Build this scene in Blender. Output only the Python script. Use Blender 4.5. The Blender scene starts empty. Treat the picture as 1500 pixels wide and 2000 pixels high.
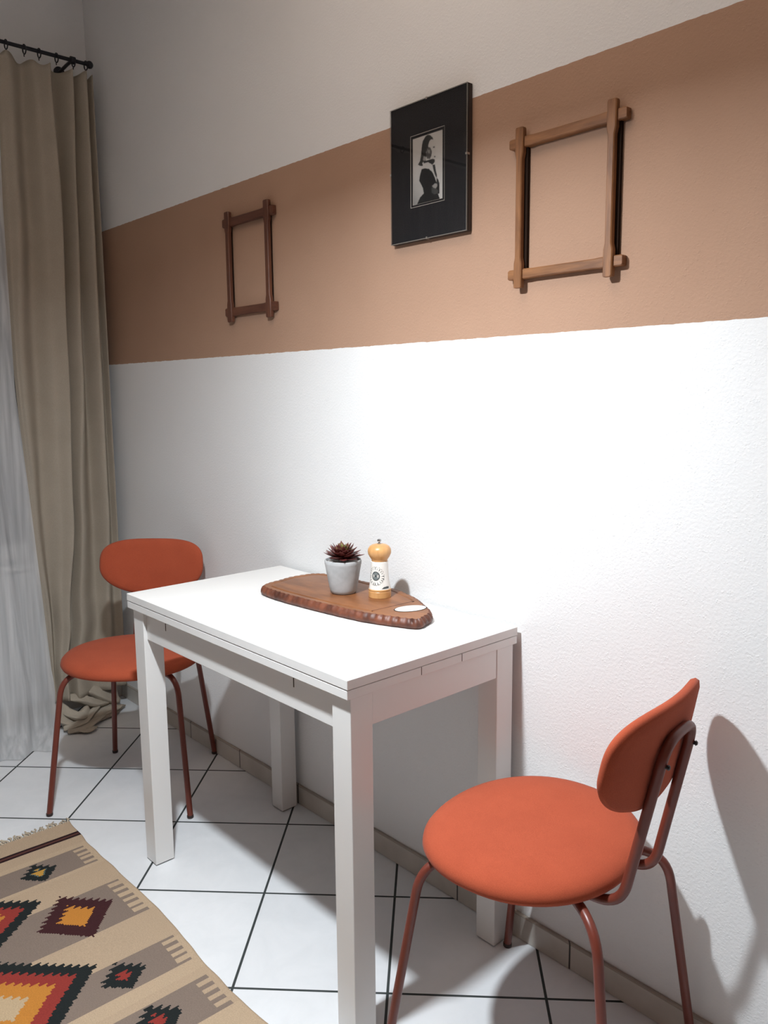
import bpy, bmesh, math, random
from mathutils import Vector, Matrix, noise
random.seed(7)
PI = math.pi

# ------------------------------------------------------------------ camera, light, exposure
scene = bpy.context.scene
scene.view_settings.view_transform = 'Standard'
scene.view_settings.look = 'None'
scene.view_settings.gamma = 1.0
scene.view_settings.use_curve_mapping = False
scene.view_settings.exposure = 0.0

CAM = Vector((3.3115, -1.38051, 1.24988))
cr = Vector((0.67381935, 0.73883657, -0.00938151))
cu = Vector((-0.10180692, 0.10540856, 0.98920392))
cf = Vector((-0.73184892, 0.66558964, -0.146245))
cam_data = bpy.data.cameras.new('camera')
cam_data.sensor_fit = 'VERTICAL'
cam_data.sensor_height = 24.0
cam_data.sensor_width = 18.0
cam_data.lens = 24.0 * 1583.339 / 2000.0
cam_data.clip_start = 0.02
cam = bpy.data.objects.new('camera', cam_data)
scene.collection.objects.link(cam)
M = Matrix(((cr.x, cu.x, -cf.x, CAM.x), (cr.y, cu.y, -cf.y, CAM.y), (cr.z, cu.z, -cf.z, CAM.z), (0, 0, 0, 1)))
cam.matrix_world = M
scene.camera = cam

world = bpy.data.worlds.new('world')
scene.world = world
world.use_nodes = True
world.node_tree.nodes['Background'].inputs[0].default_value = (0.02, 0.025, 0.04, 1)
world.node_tree.nodes['Background'].inputs[1].default_value = 1.0

def area_light(name, loc, target, size, power, color, spread=PI, shape='DISK'):
    d = bpy.data.lights.new(name, 'AREA')
    d.shape = shape
    d.size = size
    d.energy = power
    d.color = color
    d.spread = spread
    o = bpy.data.objects.new(name, d)
    o.location = loc
    o.rotation_euler = (Vector(target) - Vector(loc)).to_track_quat('-Z', 'Y').to_euler()
    scene.collection.objects.link(o)
    return o
LAMP = (2.18, -0.88, 1.87)
area_light('pendant_bulb', LAMP, (2.18, -0.86, 0.0), 0.075, 33.0, (0.87, 0.945, 1.0), math.radians(168))
area_light('warm_room_fill', (3.9, -2.9, 2.5), (1.8, 0.0, 1.5), 1.4, 1.8, (1.0, 0.72, 0.54))  # added warm fill for ambient light, no such lamp in view
area_light('ceiling_bounce_fill', (2.18, -0.95, 1.95), (2.18, -0.95, 3.0), 0.25, 14.0, (1.0, 0.81, 0.67), math.radians(85))  # added fill aimed at the ceiling for bounced ambient light

# ------------------------------------------------------------------ helpers
def link(o):
    scene.collection.objects.link(o)
    return o

def obj(name, bm, mat, parent=None, smooth=True, sharp=None):
    me = bpy.data.meshes.new(name)
    bmesh.ops.recalc_face_normals(bm, faces=bm.faces[:])
    bm.to_mesh(me)
    bm.free()
    me.materials.append(mat)
    for p in me.polygons:
        p.use_smooth = smooth
    if smooth and sharp is not None:
        me.set_sharp_from_angle(angle=math.radians(sharp))
    o = bpy.data.objects.new(name, me)
    link(o)
    if parent:
        o.parent = parent
    return o

def tag(o, label=None, cat=None, group=None, kind=None):
    if label: o['label'] = label
    if cat: o['category'] = cat
    if group: o['group'] = group
    if kind: o['kind'] = kind
    return o

def thing(name, label, cat, loc=(0, 0, 0), rz=0.0, group=None):
    o = bpy.data.objects.new(name, None)
    o.empty_display_size = 0.05
    o.location = loc
    o.rotation_euler = (0, 0, rz)
    link(o)
    return tag(o, label, cat, group)

def struct(name, bm, mat, label=None, smooth=False):
    return tag(obj(name, bm, mat, None, smooth), label, kind='structure')

def add_box(bm, lo, hi, bevel=0.0, seg=2):
    g = bmesh.ops.create_cube(bm, size=1.0)
    vs = g['verts']
    lo, hi = Vector(lo), Vector(hi)
    for v in vs:
        v.co = Vector(((lo.x + hi.x) / 2 + v.co.x * (hi.x - lo.x),
                       (lo.y + hi.y) / 2 + v.co.y * (hi.y - lo.y),
                       (lo.z + hi.z) / 2 + v.co.z * (hi.z - lo.z)))
    if bevel > 0:
        es = list({e for v in vs for e in v.link_edges})
        bmesh.ops.bevel(bm, geom=es, offset=bevel, segments=seg, affect='EDGES', profile=0.5)

def box(lo, hi, bevel=0.0, seg=2):
    bm = bmesh.new()
    add_box(bm, lo, hi, bevel, seg)
    return bm

def add_lathe(bm, prof, n=40, c=(0, 0, 0)):
    rings = []
    for (r, z) in prof:
        if r < 1e-6:
            rings.append([bm.verts.new((c[0], c[1], c[2] + z))])
        else:
            rings.append([bm.verts.new((c[0] + r * math.cos(2 * PI * k / n), c[1] + r * math.sin(2 * PI * k / n), c[2] + z)) for k in range(n)])
    for a, b in zip(rings[:-1], rings[1:]):
        for k in range(n):
            k2 = (k + 1) % n
            if len(a) == 1 and len(b) == 1: continue
            if len(a) == 1: bm.faces.new((a[0], b[k2], b[k]))
            elif len(b) == 1: bm.faces.new((a[k], a[k2], b[0]))
            else: bm.faces.new((a[k], a[k2], b[k2], b[k]))

def catmull(pts, sub=8, closed=False):
    P = [Vector(p) for p in pts]
    out = []
    n = len(P)
    rng = n if closed else n - 1
    for i in range(rng):
        p0 = P[(i - 1) % n] if (closed or i > 0) else P[0] * 2 - P[1]
        p1, p2 = P[i], P[(i + 1) % n]
        p3 = P[(i + 2) % n] if (closed or i + 2 < n) else P[-1] * 2 - P[-2]
        for k in range(sub):
            t = k / sub
            out.append(0.5 * ((2 * p1) + (p2 - p0) * t + (2 * p0 - 5 * p1 + 4 * p2 - p3) * t * t + (3 * p1 - p0 - 3 * p2 + p3) * t ** 3))
    if not closed: out.append(P[-1].copy())
    return out

def round_path(pts, rad=0.03, seg=6):
    """polyline with rounded corners"""
    P = [Vector(p) for p in pts]
    out = [P[0]]
    for i in range(1, len(P) - 1):
        a, b, c = P[i - 1], P[i], P[i + 1]
        d1, d2 = (a - b), (c - b)
        r = min(rad, d1.length * 0.48, d2.length * 0.48)
        s, e = b + d1.normalized() * r, b + d2.normalized() * r
        for k in range(seg + 1):
            t = k / seg
            out.append(s * (1 - t) ** 2 + b * 2 * t * (1 - t) + e * t * t)
    out.append(P[-1])
    return out

def add_tube(bm, path, r, n=12, cap=True):
    path = [Vector(p) for p in path]
    rings = []
    up = None
    for i, p in enumerate(path):
        if i == 0: t = path[1] - p
        elif i == len(path) - 1: t = p - path[i - 1]
        else: t = path[i + 1] - path[i - 1]
        t.normalize()
        if up is None:
            up = Vector((0, 0, 1)) if abs(t.z) < 0.9 else Vector((1, 0, 0))
        a = t.cross(up)
        if a.length < 1e-5: a = t.orthogonal()
        a.normalize()
        b = a.cross(t).normalized()
        up = b
        rr = r(i / (len(path) - 1)) if callable(r) else r
        rings.append([bm.verts.new(p + (a * math.cos(2 * PI * k / n) + b * math.sin(2 * PI * k / n)) * rr) for k in range(n)])
    for A, B in zip(rings[:-1], rings[1:]):
        for k in range(n):
            bm.faces.new((A[k], A[(k + 1) % n], B[(k + 1) % n], B[k]))
    if cap:
        bm.faces.new(rings[0]); bm.faces.new(rings[-1][::-1])

def tube(path, r, n=12):
    bm = bmesh.new()
    add_tube(bm, path, r, n)
    return bm

# ------------------------------------------------------------------ materials
def new_mat(name):
    m = bpy.data.materials.new(name)
    m.use_nodes = True
    nt = m.node_tree
    return m, nt, nt.nodes['Principled BSDF']

def nd(nt, t, **kw):
    n = nt.nodes.new(t)
    for k, v in kw.items(): setattr(n, k, v)
    return n

def mth(nt, op, a, b=None, c=None):
    n = nt.nodes.new('ShaderNodeMath'); n.operation = op
    for i, v in enumerate((a, b, c)):
        if v is None: continue
        if isinstance(v, (int, float)): n.inputs[i].default_value = v
        else: nt.links.new(v, n.inputs[i])
    return n.outputs[0]

def mixc(nt, fac, a, b):
    n = nt.nodes.new('ShaderNodeMix'); n.data_type = 'RGBA'
    for i, v in ((0, fac), (6, a), (7, b)):
        if isinstance(v, (int, float)): n.inputs[i].default_value = v
        elif isinstance(v, tuple): n.inputs[i].default_value = v if len(v) == 4 else (*v, 1)
        else: nt.links.new(v, n.inputs[i])
    return n.outputs[2]

def noise_tex(nt, scale, detail=3, coord=None, rough=0.5, dist=0.0):
    n = nt.nodes.new('ShaderNodeTexNoise')
    n.inputs['Scale'].default_value = scale
    n.inputs['Detail'].default_value = detail
    n.inputs['Roughness'].default_value = rough
    n.inputs['Distortion'].default_value = dist
    if coord is not None: nt.links.new(coord, n.inputs['Vector'])
    return n.outputs['Fac']

def ramp(nt, fac, p0, p1):
    n = nt.nodes.new('ShaderNodeMapRange')
    n.inputs[1].default_value = p0; n.inputs[2].default_value = p1
    nt.links.new(fac, n.inputs[0])
    return n.outputs[0]

def bump(nt, b, h, strength, dist):
    n = nt.nodes.new('ShaderNodeBump')
    n.inputs['Strength'].default_value = strength
    n.inputs['Distance'].default_value = dist
    nt.links.new(h, n.inputs['Height'])
    nt.links.new(n.outputs[0], b.inputs['Normal'])

def obj_co(nt): return nt.nodes.new('ShaderNodeTexCoord').outputs['Object']
def pos(nt): return nt.nodes.new('ShaderNodeNewGeometry').outputs['Position']

def simple(name, col, rough=0.5, metal=0.0, var=0.0, vscale=8.0, bscale=0, bstr=0.2, bdist=0.001, spec=None):
    m, nt, b = new_mat(name)
    b.inputs['Roughness'].default_value = rough
    b.inputs['Metallic'].default_value = metal
    if spec is not None: b.inputs['Specular IOR Level'].default_value = spec
    co = obj_co(nt)
    if var > 0:
        f = ramp(nt, noise_tex(nt, vscale, 3, co), 0.3, 0.7)
        c2 = tuple(max(0, c * (1 - var)) for c in col)
        nt.links.new(mixc(nt, f, c2, col), b.inputs['Base Color'])
    else:
        b.inputs['Base Color'].default_value = (*col, 1)
    if bscale: bump(nt, b, noise_tex(nt, bscale, 3, co), bstr, bdist)
    return m

ZB, ZT = 1.3653, 1.8670
def wall_mat(name, band):
    m, nt, b = new_mat(name)
    b.inputs['Roughness'].default_value = 0.85
    b.inputs['Specular IOR Level'].default_value = 0.25
    p = pos(nt)
    white = mixc(nt, ramp(nt, noise_tex(nt, 1.3, 2, p), 0.3, 0.7), (0.80, 0.795, 0.79), (0.84, 0.84, 0.84))
    if band:
        sep = nd(nt, 'ShaderNodeSeparateXYZ'); nt.links.new(p, sep.inputs[0])
        wob = mth(nt, 'MULTIPLY', mth(nt, 'SUBTRACT', noise_tex(nt, 45, 2, p), 0.5), 0.004)
        z = mth(nt, 'ADD', sep.outputs[2], wob)
        f = mth(nt, 'MULTIPLY', mth(nt, 'GREATER_THAN', z, ZB), mth(nt, 'LESS_THAN', z, ZT))
        tan = mixc(nt, ramp(nt, noise_tex(nt, 3.0, 3, p), 0.3, 0.7), (0.41, 0.252, 0.172), (0.445, 0.278, 0.192))
        col = mixc(nt, f, white, tan)
    else:
        col = white
    nt.links.new(col, b.inputs['Base Color'])
    # woodchip wallpaper: scattered lumps on a finer grain
    v = nd(nt, 'ShaderNodeTexVoronoi'); v.inputs['Scale'].default_value = 210; v.inputs['Randomness'].default_value = 1
    nt.links.new(p, v.inputs['Vector'])
    lump = ramp(nt, v.outputs['Distance'], 0.45, 0.1)
    mask = ramp(nt, noise_tex(nt, 50, 2, p), 0.40, 0.70)
    h = mth(nt, 'ADD', mth(nt, 'MULTIPLY', mth(nt, 'MULTIPLY', lump, mask), 0.7), mth(nt, 'MULTIPLY', noise_tex(nt, 170, 3, p), 1.3))
    bump(nt, b, h, 0.4, 0.0018)
    return m

m_wall_band = wall_mat('woodchip_wall_with_tan_band', True)
m_wall = wall_mat('woodchip_wall_white', False)
m_wall_tan = simple('tan_painted_wall', (0.50, 0.33, 0.24), 0.85)
m_ceiling = simple('ceiling_white', (0.8, 0.8, 0.79), 0.9)

TS, TA, TOX, TOY = 0.33008, 0.77214, 0.06922, -0.55318
def floor_mat():
    m, nt, b = new_mat('white_diagonal_floor_tiles')
    p = pos(nt)
    sep = nd(nt, 'ShaderNodeSeparateXYZ'); nt.links.new(p, sep.inputs[0])
    x = mth(nt, 'SUBTRACT', sep.outputs[0], TOX); y = mth(nt, 'SUBTRACT', sep.outputs[1], TOY)
    c, s = math.cos(TA), math.sin(TA)
    i = mth(nt, 'DIVIDE', mth(nt, 'SUBTRACT', mth(nt, 'MULTIPLY', x, s), mth(nt, 'MULTIPLY', y, c)), TS)
    j = mth(nt, 'DIVIDE', mth(nt, 'ADD', mth(nt, 'MULTIPLY', x, c), mth(nt, 'MULTIPLY', y, s)), TS)
    def edge(v):
        fr = mth(nt, 'FRACT', mth(nt, 'ADD', v, 100.5))
        return mth(nt, 'ABSOLUTE', mth(nt, 'SUBTRACT', fr, 0.5))
    d = mth(nt, 'MINIMUM', edge(i), edge(j))
    g = ramp(nt, d, 0.0080, 0.0100)     # 0 in the joint, 1 on the tile
    comb = nd(nt, 'ShaderNodeCombineXYZ')
    nt.links.new(mth(nt, 'FLOOR', mth(nt, 'ADD', i, 100)), comb.inputs[0]); nt.links.new(mth(nt, 'FLOOR', mth(nt, 'ADD', j, 100)), comb.inputs[1])
    wn = nd(nt, 'ShaderNodeTexWhiteNoise'); nt.links.new(comb.outputs[0], wn.inputs[0])
    mott = ramp(nt, noise_tex(nt, 9, 5, p, 0.65, 0.6), 0.3, 0.7)
    tile = mixc(nt, mott, (0.72, 0.735, 0.75), (0.80, 0.81, 0.825))
    tile = mixc(nt, mth(nt, 'MULTIPLY', wn.outputs[0], 0.35), tile, (0.64, 0.65, 0.67))
    nt.links.new(mixc(nt, g, (0.035, 0.042, 0.042), tile), b.inputs['Base Color'])
    nt.links.new(mth(nt, 'SUBTRACT', 0.85, mth(nt, 'MULTIPLY', g, 0.47)), b.inputs['Roughness'])
    h = mth(nt, 'ADD', g, mth(nt, 'MULTIPLY', noise_tex(nt, 14, 2, p), 0.35))
    bump(nt, b, h, 0.5, 0.0015)
    return m
m_floor = floor_mat()

def skirting_mat():
    m, nt, b = new_mat('beige_skirting_tiles')
    p = pos(nt)
    sep = nd(nt, 'ShaderNodeSeparateXYZ'); nt.links.new(p, sep.inputs[0])
    fr = mth(nt, 'FRACT', mth(nt, 'ADD', mth(nt, 'DIVIDE', mth(nt, 'SUBTRACT', mth(nt, 'ADD', sep.outputs[0], sep.outputs[1]), 0.731 - 0.0), 0.33), 100.5))
    d = mth(nt, 'ABSOLUTE', mth(nt, 'SUBTRACT', fr, 0.5))
    g = ramp(nt, d, 0.005, 0.008)
    top = mth(nt, 'LESS_THAN', sep.outputs[2], 0.0575)
    tile = mixc(nt, ramp(nt, noise_tex(nt, 12, 4, p), 0.3, 0.7), (0.50, 0.46, 0.41), (0.60, 0.56, 0.51))
    c = mixc(nt, top, (0.36, 0.31, 0.26), tile)
    nt.links.new(mixc(nt, g, (0.06, 0.055, 0.05), c), b.inputs['Base Color'])
    b.inputs['Roughness'].default_value = 0.4
    bump(nt, b, g, 0.5, 0.001)
    return m
m_skirt = skirting_mat()

def fabric_mat(name, c1, c2, scale=900, rough=0.95, bstr=0.35, bdist=0.0006, sheen=0.0, trans=0.0):
    m, nt, b = new_mat(name)
    co = obj_co(nt)
    n = noise_tex(nt, scale, 2, co)
    f = ramp(nt, mth(nt, 'ADD', mth(nt, 'MULTIPLY', n, 0.7), mth(nt, 'MULTIPLY', noise_tex(nt, 12, 3, co), 0.3)), 0.35, 0.65)
    nt.links.new(mixc(nt, f, c1, c2), b.inputs['Base Color'])
    b.inputs['Roughness'].default_value = rough
    b.inputs['Specular IOR Level'].default_value = 0.15
    b.inputs['Sheen Weight'].default_value = sheen
    bump(nt, b, noise_tex(nt, scale * 0.8, 2, co, 0.7), bstr, bdist)
    return m

m_seat = fabric_mat('terracotta_fabric', (0.33, 0.064, 0.030), (0.43, 0.090, 0.042), 900, sheen=0.05)
m_chair_metal = simple('terracotta_lacquered_metal', (0.165, 0.036, 0.022), 0.36, 0.0, 0.1, 30)
m_chair_foot = simple('dark_plastic_foot', (0.03, 0.015, 0.012), 0.5)
m_screw = simple('dark_steel_screw', (0.05, 0.045, 0.045), 0.4, 0.8)

m_table = simple('white_lacquered_board', (0.80, 0.785, 0.765), 0.32, 0.0, 0.02, 5)
m_slot = simple('dark_slot', (0.08, 0.05, 0.035), 0.8)
m_glide = simple('dark_glide', (0.05, 0.04, 0.035), 0.6)

def wood_mat(name, dark, light, axis=2, scale=14, rough=0.5, stretch=0.12):
    m, nt, b = new_mat(name)
    co = obj_co(nt)
    mp = nd(nt, 'ShaderNodeMapping')
    sc = [1.0, 1.0, 1.0]; sc[axis] = stretch
    mp.inputs['Scale'].default_value = sc
    nt.links.new(co, mp.inputs[0])
    w = nd(nt, 'ShaderNodeTexNoise'); w.inputs['Scale'].default_value = scale * 4; w.inputs['Detail'].default_value = 6; w.inputs['Distortion'].default_value = 0.8
    nt.links.new(mp.outputs[0], w.inputs['Vector'])
    n2 = noise_tex(nt, scale * 20, 3, mp.outputs[0])
    f = ramp(nt, mth(nt, 'ADD', mth(nt, 'MULTIPLY', w.outputs['Fac'], 0.75), mth(nt, 'MULTIPLY', n2, 0.25)), 0.35, 0.65)
    nt.links.new(mixc(nt, f, dark, light), b.inputs['Base Color'])
    b.inputs['Roughness'].default_value = rough
    bump(nt, b, n2, 0.2, 0.0006)
    return m
m_frame_v = wood_mat('oak_frame_upright', (0.15, 0.058, 0.020), (0.30, 0.128, 0.046), 2)
m_frame_h = wood_mat('oak_frame_rail', (0.15, 0.058, 0.020), (0.30, 0.128, 0.046), 0)
m_frame2_v = wood_mat('walnut_frame_upright', (0.085, 0.030, 0.018), (0.145, 0.055, 0.030), 2)
m_frame2_h = wood_mat('walnut_frame_rail', (0.085, 0.030, 0.018), (0.145, 0.055, 0.030), 0)
m_rabbet_shade = simple('rabbet_side_shade', (0.022, 0.012, 0.008), 0.9, spec=0.1)  # near-black: side shade of the frame bars put into the colour
m_board = wood_mat('stained_carving_board', (0.145, 0.052, 0.018), (0.27, 0.105, 0.038), 0, 5, 0.45, 0.3)
m_board_edge = wood_mat('dark_hewn_edge', (0.060, 0.018, 0.010), (0.19, 0.058, 0.028), 2, 7, 0.5, 0.6)
m_mill = wood_mat('light_beech', (0.52, 0.255, 0.090), (0.66, 0.36, 0.145), 2, 8, 0.35)
m_ceramic = simple('cream_ceramic', (0.80, 0.77, 0.72), 0.2)
m_ink = simple('black_ink_print', (0.045, 0.055, 0.055), 0.5)
m_ink_grey = simple('grey_ink_print', (0.22, 0.25, 0.25), 0.5)
m_chrome = simple('chrome', (0.55, 0.55, 0.55), 0.2, 1.0)
m_plaque = simple('white_enamel', (0.85, 0.85, 0.84), 0.25)
m_cement = simple('pale_cement', (0.47, 0.475, 0.48), 0.85, 0, 0.28, 28, 120, 0.3, 0.001)
m_gravel = simple('white_gravel', (0.66, 0.63, 0.60), 0.9, 0, 0.4, 300, 350, 0.9, 0.002)
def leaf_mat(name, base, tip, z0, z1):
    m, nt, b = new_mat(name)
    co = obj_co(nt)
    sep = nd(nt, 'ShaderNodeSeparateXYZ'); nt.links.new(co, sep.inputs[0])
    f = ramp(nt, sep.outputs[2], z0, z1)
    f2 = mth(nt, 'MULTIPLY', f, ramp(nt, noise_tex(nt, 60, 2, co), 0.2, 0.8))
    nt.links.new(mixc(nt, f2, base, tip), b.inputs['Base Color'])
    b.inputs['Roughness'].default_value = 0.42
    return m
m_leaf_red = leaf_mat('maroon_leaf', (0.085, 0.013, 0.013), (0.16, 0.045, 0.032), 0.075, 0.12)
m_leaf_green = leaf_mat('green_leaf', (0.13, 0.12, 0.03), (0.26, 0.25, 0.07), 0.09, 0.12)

m_mat_board = simple('black_mat_board', (0.010, 0.009, 0.010), 0.75, spec=0.2)
m_bevel = simple('cream_mat_bevel', (0.30, 0.27, 0.24), 0.6)
m_backing = simple('hardboard_back', (0.045, 0.028, 0.02), 0.8)
m_glass_edge = simple('pale_ground_glass_edge', (0.20, 0.19, 0.17), 0.3)
m_clip = simple('steel_clip', (0.45, 0.42, 0.38), 0.35, 0.9)
def glass_mat(name, col=(1, 1, 1), rough=0.02):
    m, nt, b = new_mat(name)
    out = nt.nodes['Material Output']
    tr = nd(nt, 'ShaderNodeBsdfTransparent'); tr.inputs[0].default_value = (*col, 1)
    gl = nd(nt, 'ShaderNodeBsdfGlossy'); gl.inputs['Roughness'].default_value = rough
    fr = nd(nt, 'ShaderNodeFresnel'); fr.inputs[0].default_value = 1.45
    bf = nd(nt, 'ShaderNodeNewGeometry').outputs['Backfacing']
    fac = mth(nt, 'MULTIPLY', fr.outputs[0], mth(nt, 'SUBTRACT', 1.0, bf))
    mx = nd(nt, 'ShaderNodeMixShader')
    nt.links.new(fac, mx.inputs[0]); nt.links.new(tr.outputs[0], mx.inputs[1]); nt.links.new(gl.outputs[0], mx.inputs[2])
    nt.links.new(mx.outputs[0], out.inputs[0])
    return m
m_glass = glass_mat('clear_glass')
def attr_mat(name, rough, bscale=0, bstr=0.3, bdist=0.001, var=0.0):
    m, nt, b = new_mat(name)
    a = nd(nt, 'ShaderNodeAttribute', attribute_name='pattern')
    col = a.outputs['Color']
    co = obj_co(nt)
    if var:
        f = ramp(nt, noise_tex(nt, bscale, 3, co), 0.3, 0.7)
        dk = nd(nt, 'ShaderNodeMix', data_type='RGBA', blend_type='MULTIPLY')
        dk.inputs[0].default_value = 1.0
        nt.links.new(col, dk.inputs[6])
        nt.links.new(mixc(nt, f, (1 - var,) * 3, (1, 1, 1)), dk.inputs[7])
        col = dk.outputs[2]
    nt.links.new(col, b.inputs['Base Color'])
    b.inputs['Roughness'].default_value = rough
    b.inputs['Specular IOR Level'].default_value = 0.2
    if bscale: bump(nt, b, noise_tex(nt, bscale, 3, co), bstr, bdist)
    return m
m_print = attr_mat('black_and_white_print', 0.6)
m_kilim = attr_mat('woven_kilim', 0.95, 420, 0.5, 0.0015, 0.22)
m_fringe = simple('cream_wool_fringe', (0.55, 0.46, 0.35), 0.95, 0, 0.2, 60)

m_iron = simple('dark_iron', (0.020, 0.020, 0.026), 0.45, 0.3, 0.3, 60)
m_curtain = fabric_mat('beige_cotton_curtain', (0.35, 0.305, 0.245), (0.41, 0.36, 0.295), 500, bstr=0.2)
def sheer_mat():
    m, nt, b = new_mat('white_sheer_voile')
    out = nt.nodes['Material Output']
    p = pos(nt)
    mp = nd(nt, 'ShaderNodeMapping'); mp.inputs['Scale'].default_value = (60, 60, 2.2)
    nt.links.new(p, mp.inputs[0])
    n = nd(nt, 'ShaderNodeTexNoise'); n.inputs['Scale'].default_value = 1.0; n.inputs['Detail'].default_value = 4
    nt.links.new(mp.outputs[0], n.inputs[0])
    f = ramp(nt, n.outputs['Fac'], 0.3, 0.7)
    d = nd(nt, 'ShaderNodeBsdfDiffuse'); nt.links.new(mixc(nt, f, (0.66, 0.68, 0.70), (0.84, 0.85, 0.86)), d.inputs[0])
    tl = nd(nt, 'ShaderNodeBsdfTranslucent'); tl.inputs[0].default_value = (0.75, 0.77, 0.8, 1)
    m1 = nd(nt, 'ShaderNodeMixShader'); m1.inputs[0].default_value = 0.3
    nt.links.new(d.outputs[0], m1.inputs[1]); nt.links.new(tl.outputs[0], m1.inputs[2])
    tr = nd(nt, 'ShaderNodeBsdfTransparent')
    m2 = nd(nt, 'ShaderNodeMixShader')
    nt.links.new(mth(nt, 'ADD', mth(nt, 'MULTIPLY', f, 0.16), 0.58), m2.inputs[0])
    nt.links.new(tr.outputs[0], m2.inputs[1]); nt.links.new(m1.outputs[0], m2.inputs[2])
    nt.links.new(m2.outputs[0], out.inputs[0])
    return m
m_sheer = sheer_mat()
m_winframe = simple('white_window_frame', (0.72, 0.72, 0.72), 0.4)
m_night = simple('night_glass', (0.02, 0.025, 0.035), 0.08)

# ------------------------------------------------------------------ room shell
X0, X1, Y0, ZC = 0.15, 5.4, -4.2, 2.78
WY0, WY1, WZ0, WZ1 = -2.1, -0.22, 0.60, 2.32      # window opening in the left wall
struct('floor', box((X0 - 0.3, Y0 - 0.1, -0.1), (X1 + 0.1, 0.1, 0.0)), m_floor, 'white diagonal floor tiles with dark joints')
struct('ceiling', box((X0 - 0.3, Y0 - 0.1, ZC), (X1 + 0.1, 0.1, ZC + 0.1)), m_ceiling)
struct('wall_back', box((X0 - 0.3, 0.0, 0.0), (X1 + 0.1, 0.1, ZC)), m_wall_band, 'white woodchip wall with a tan painted band')
struct('wall_right', box((X1, Y0, 0.0), (X1 + 0.1, 0.0, ZC)), m_wall_tan)
struct('wall_front', box((X0 - 0.3, Y0 - 0.1, 0.0), (X1 + 0.1, Y0, ZC)), m_wall_tan)
bm = bmesh.new()
add_box(bm, (X0 - 0.25, Y0, 0), (X0, WY0, ZC))
add_box(bm, (X0 - 0.25, WY1, 0), (X0, 0, ZC))
add_box(bm, (X0 - 0.25, WY0, 0), (X0, WY1, WZ0))
add_box(bm, (X0 - 0.25, WY0, WZ1), (X0, WY1, ZC))
struct('wall_left', bm, m_wall)
struct('baseboard_back', box((X0 + 0.011, -0.010, 0.0), (X1, 0.0, 0.061), 0.0015, 1), m_skirt, 'beige skirting tiles along the wall')
struct('baseboard_left', box((X0, Y0, 0.0), (X0 + 0.010, 0.0, 0.061), 0.0015, 1), m_skirt)
bm = bmesh.new()
fx0, fx1 = X0 - 0.20, X0 - 0.13
for lo, hi in (((fx0, WY0, WZ0), (fx1, WY0 + 0.07, WZ1)), ((fx0, WY1 - 0.07, WZ0), (fx1, WY1, WZ1)),
               ((fx0, WY0, WZ0), (fx1, WY1, WZ0 + 0.07)), ((fx0, WY0, WZ1 - 0.07), (fx1, WY1, WZ1)),
               ((fx0, (WY0 + WY1) / 2 - 0.05, WZ0), (fx1, (WY0 + WY1) / 2 + 0.05, WZ1))):
    add_box(bm, lo, hi, 0.004, 1)
win = struct('window_1', bm, m_winframe)
g = obj('pane', box((fx0 + 0.03, WY0 + 0.05, WZ0 + 0.05), (fx0 + 0.045, WY1 - 0.05, WZ1 - 0.05)), m_night, win, False)
struct('trim_1', box((X0 - 0.19, WY0 - 0.03, WZ0 - 0.001), (X0 + 0.03, WY1 + 0.03, WZ0 + 0.022), 0.004, 2), m_winframe)

# ------------------------------------------------------------------ dining table
TX, TXE, TYF, TYB, TH = 1.34386, 2.23733, -0.49673, -0.00313 - 0.009, 0.74
tbl = thing('dining_table', 'white extendable dining table against the wall', 'table', ((TX + TXE) / 2, (TYF + TYB) / 2, 0))
ox, oy = tbl.location.x, tbl.location.y
def tb(lo, hi, bev=0.0012, seg=2): return box((lo[0] - ox, lo[1] - oy, lo[2]), (hi[0] - ox, hi[1] - oy, hi[2]), bev, seg)
obj('tabletop', tb((TX, TYF, 0.7212), (TXE, TYB, TH)), m_table, tbl, False)
# the folded leaf lying flush under the top
obj('extension_leaf', tb((TX, TYF + 0.0006, 0.7020), (TXE - 0.0012, TYB, 0.7198)), m_table, tbl, False)
LX0, LX1, LY0, LY1, LW = TX + 0.013, TXE - 0.004, TYF + 0.010, TYB - 0.010, 0.0535
for (a, b_) in ((LX0, LY0), (LX1 - LW, LY0), (LX0, LY1 - LW), (LX1 - LW, LY1 - LW)):
    lg = obj('leg', tb((a, b_, 0.003), (a + LW, b_ + LW, 0.7015), 0.0015), m_table, tbl, False)
    obj('floor_glide', tb((a + 0.004, b_ + 0.004, 0.0), (a + LW - 0.004, b_ + LW - 0.004, 0.0028), 0), m_glide, lg, False)
AZ0, AZ1 = 0.6265, 0.7015
ap = obj('apron', tb((LX0 + LW + 0.0004, LY0 + 0.009, AZ0), (LX1 - LW - 0.0004, LY0 + 0.027, AZ1)), m_table, tbl, False)
for x in (1.515, 2.048):
    obj('slot', box((x - 0.0012 - ox, LY0 + 0.0082 - oy, 0.672), (x + 0.0012 - ox, LY0 + 0.0095 - oy, 0.6925)), m_slot, ap, False)
obj('apron', tb((LX0 + LW + 0.0004, LY1 - 0.027, AZ0), (LX1 - LW - 0.0004, LY1 - 0.009, AZ1)), m_table, tbl, False)
obj('apron', tb((LX0 + 0.004, LY0 + LW + 0.0004, AZ0), (LX0 + 0.022, LY1 - LW - 0.0004, AZ1)), m_table, tbl, False)
ap = obj('apron', tb((LX1 - 0.020, LY0 + LW + 0.0004, AZ0 + 0.011), (LX1 - 0.0012, LY1 - LW - 0.0004, AZ1)), m_table, tbl, False)
for y in (-0.3075, -0.1907):
    obj('slot', box((TXE - 0.002 - ox, y - 0.0007 - oy, 0.7035), (TXE - 0.0009 - ox, y + 0.0007 - oy, 0.7195)), m_slot, tbl, False)

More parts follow.
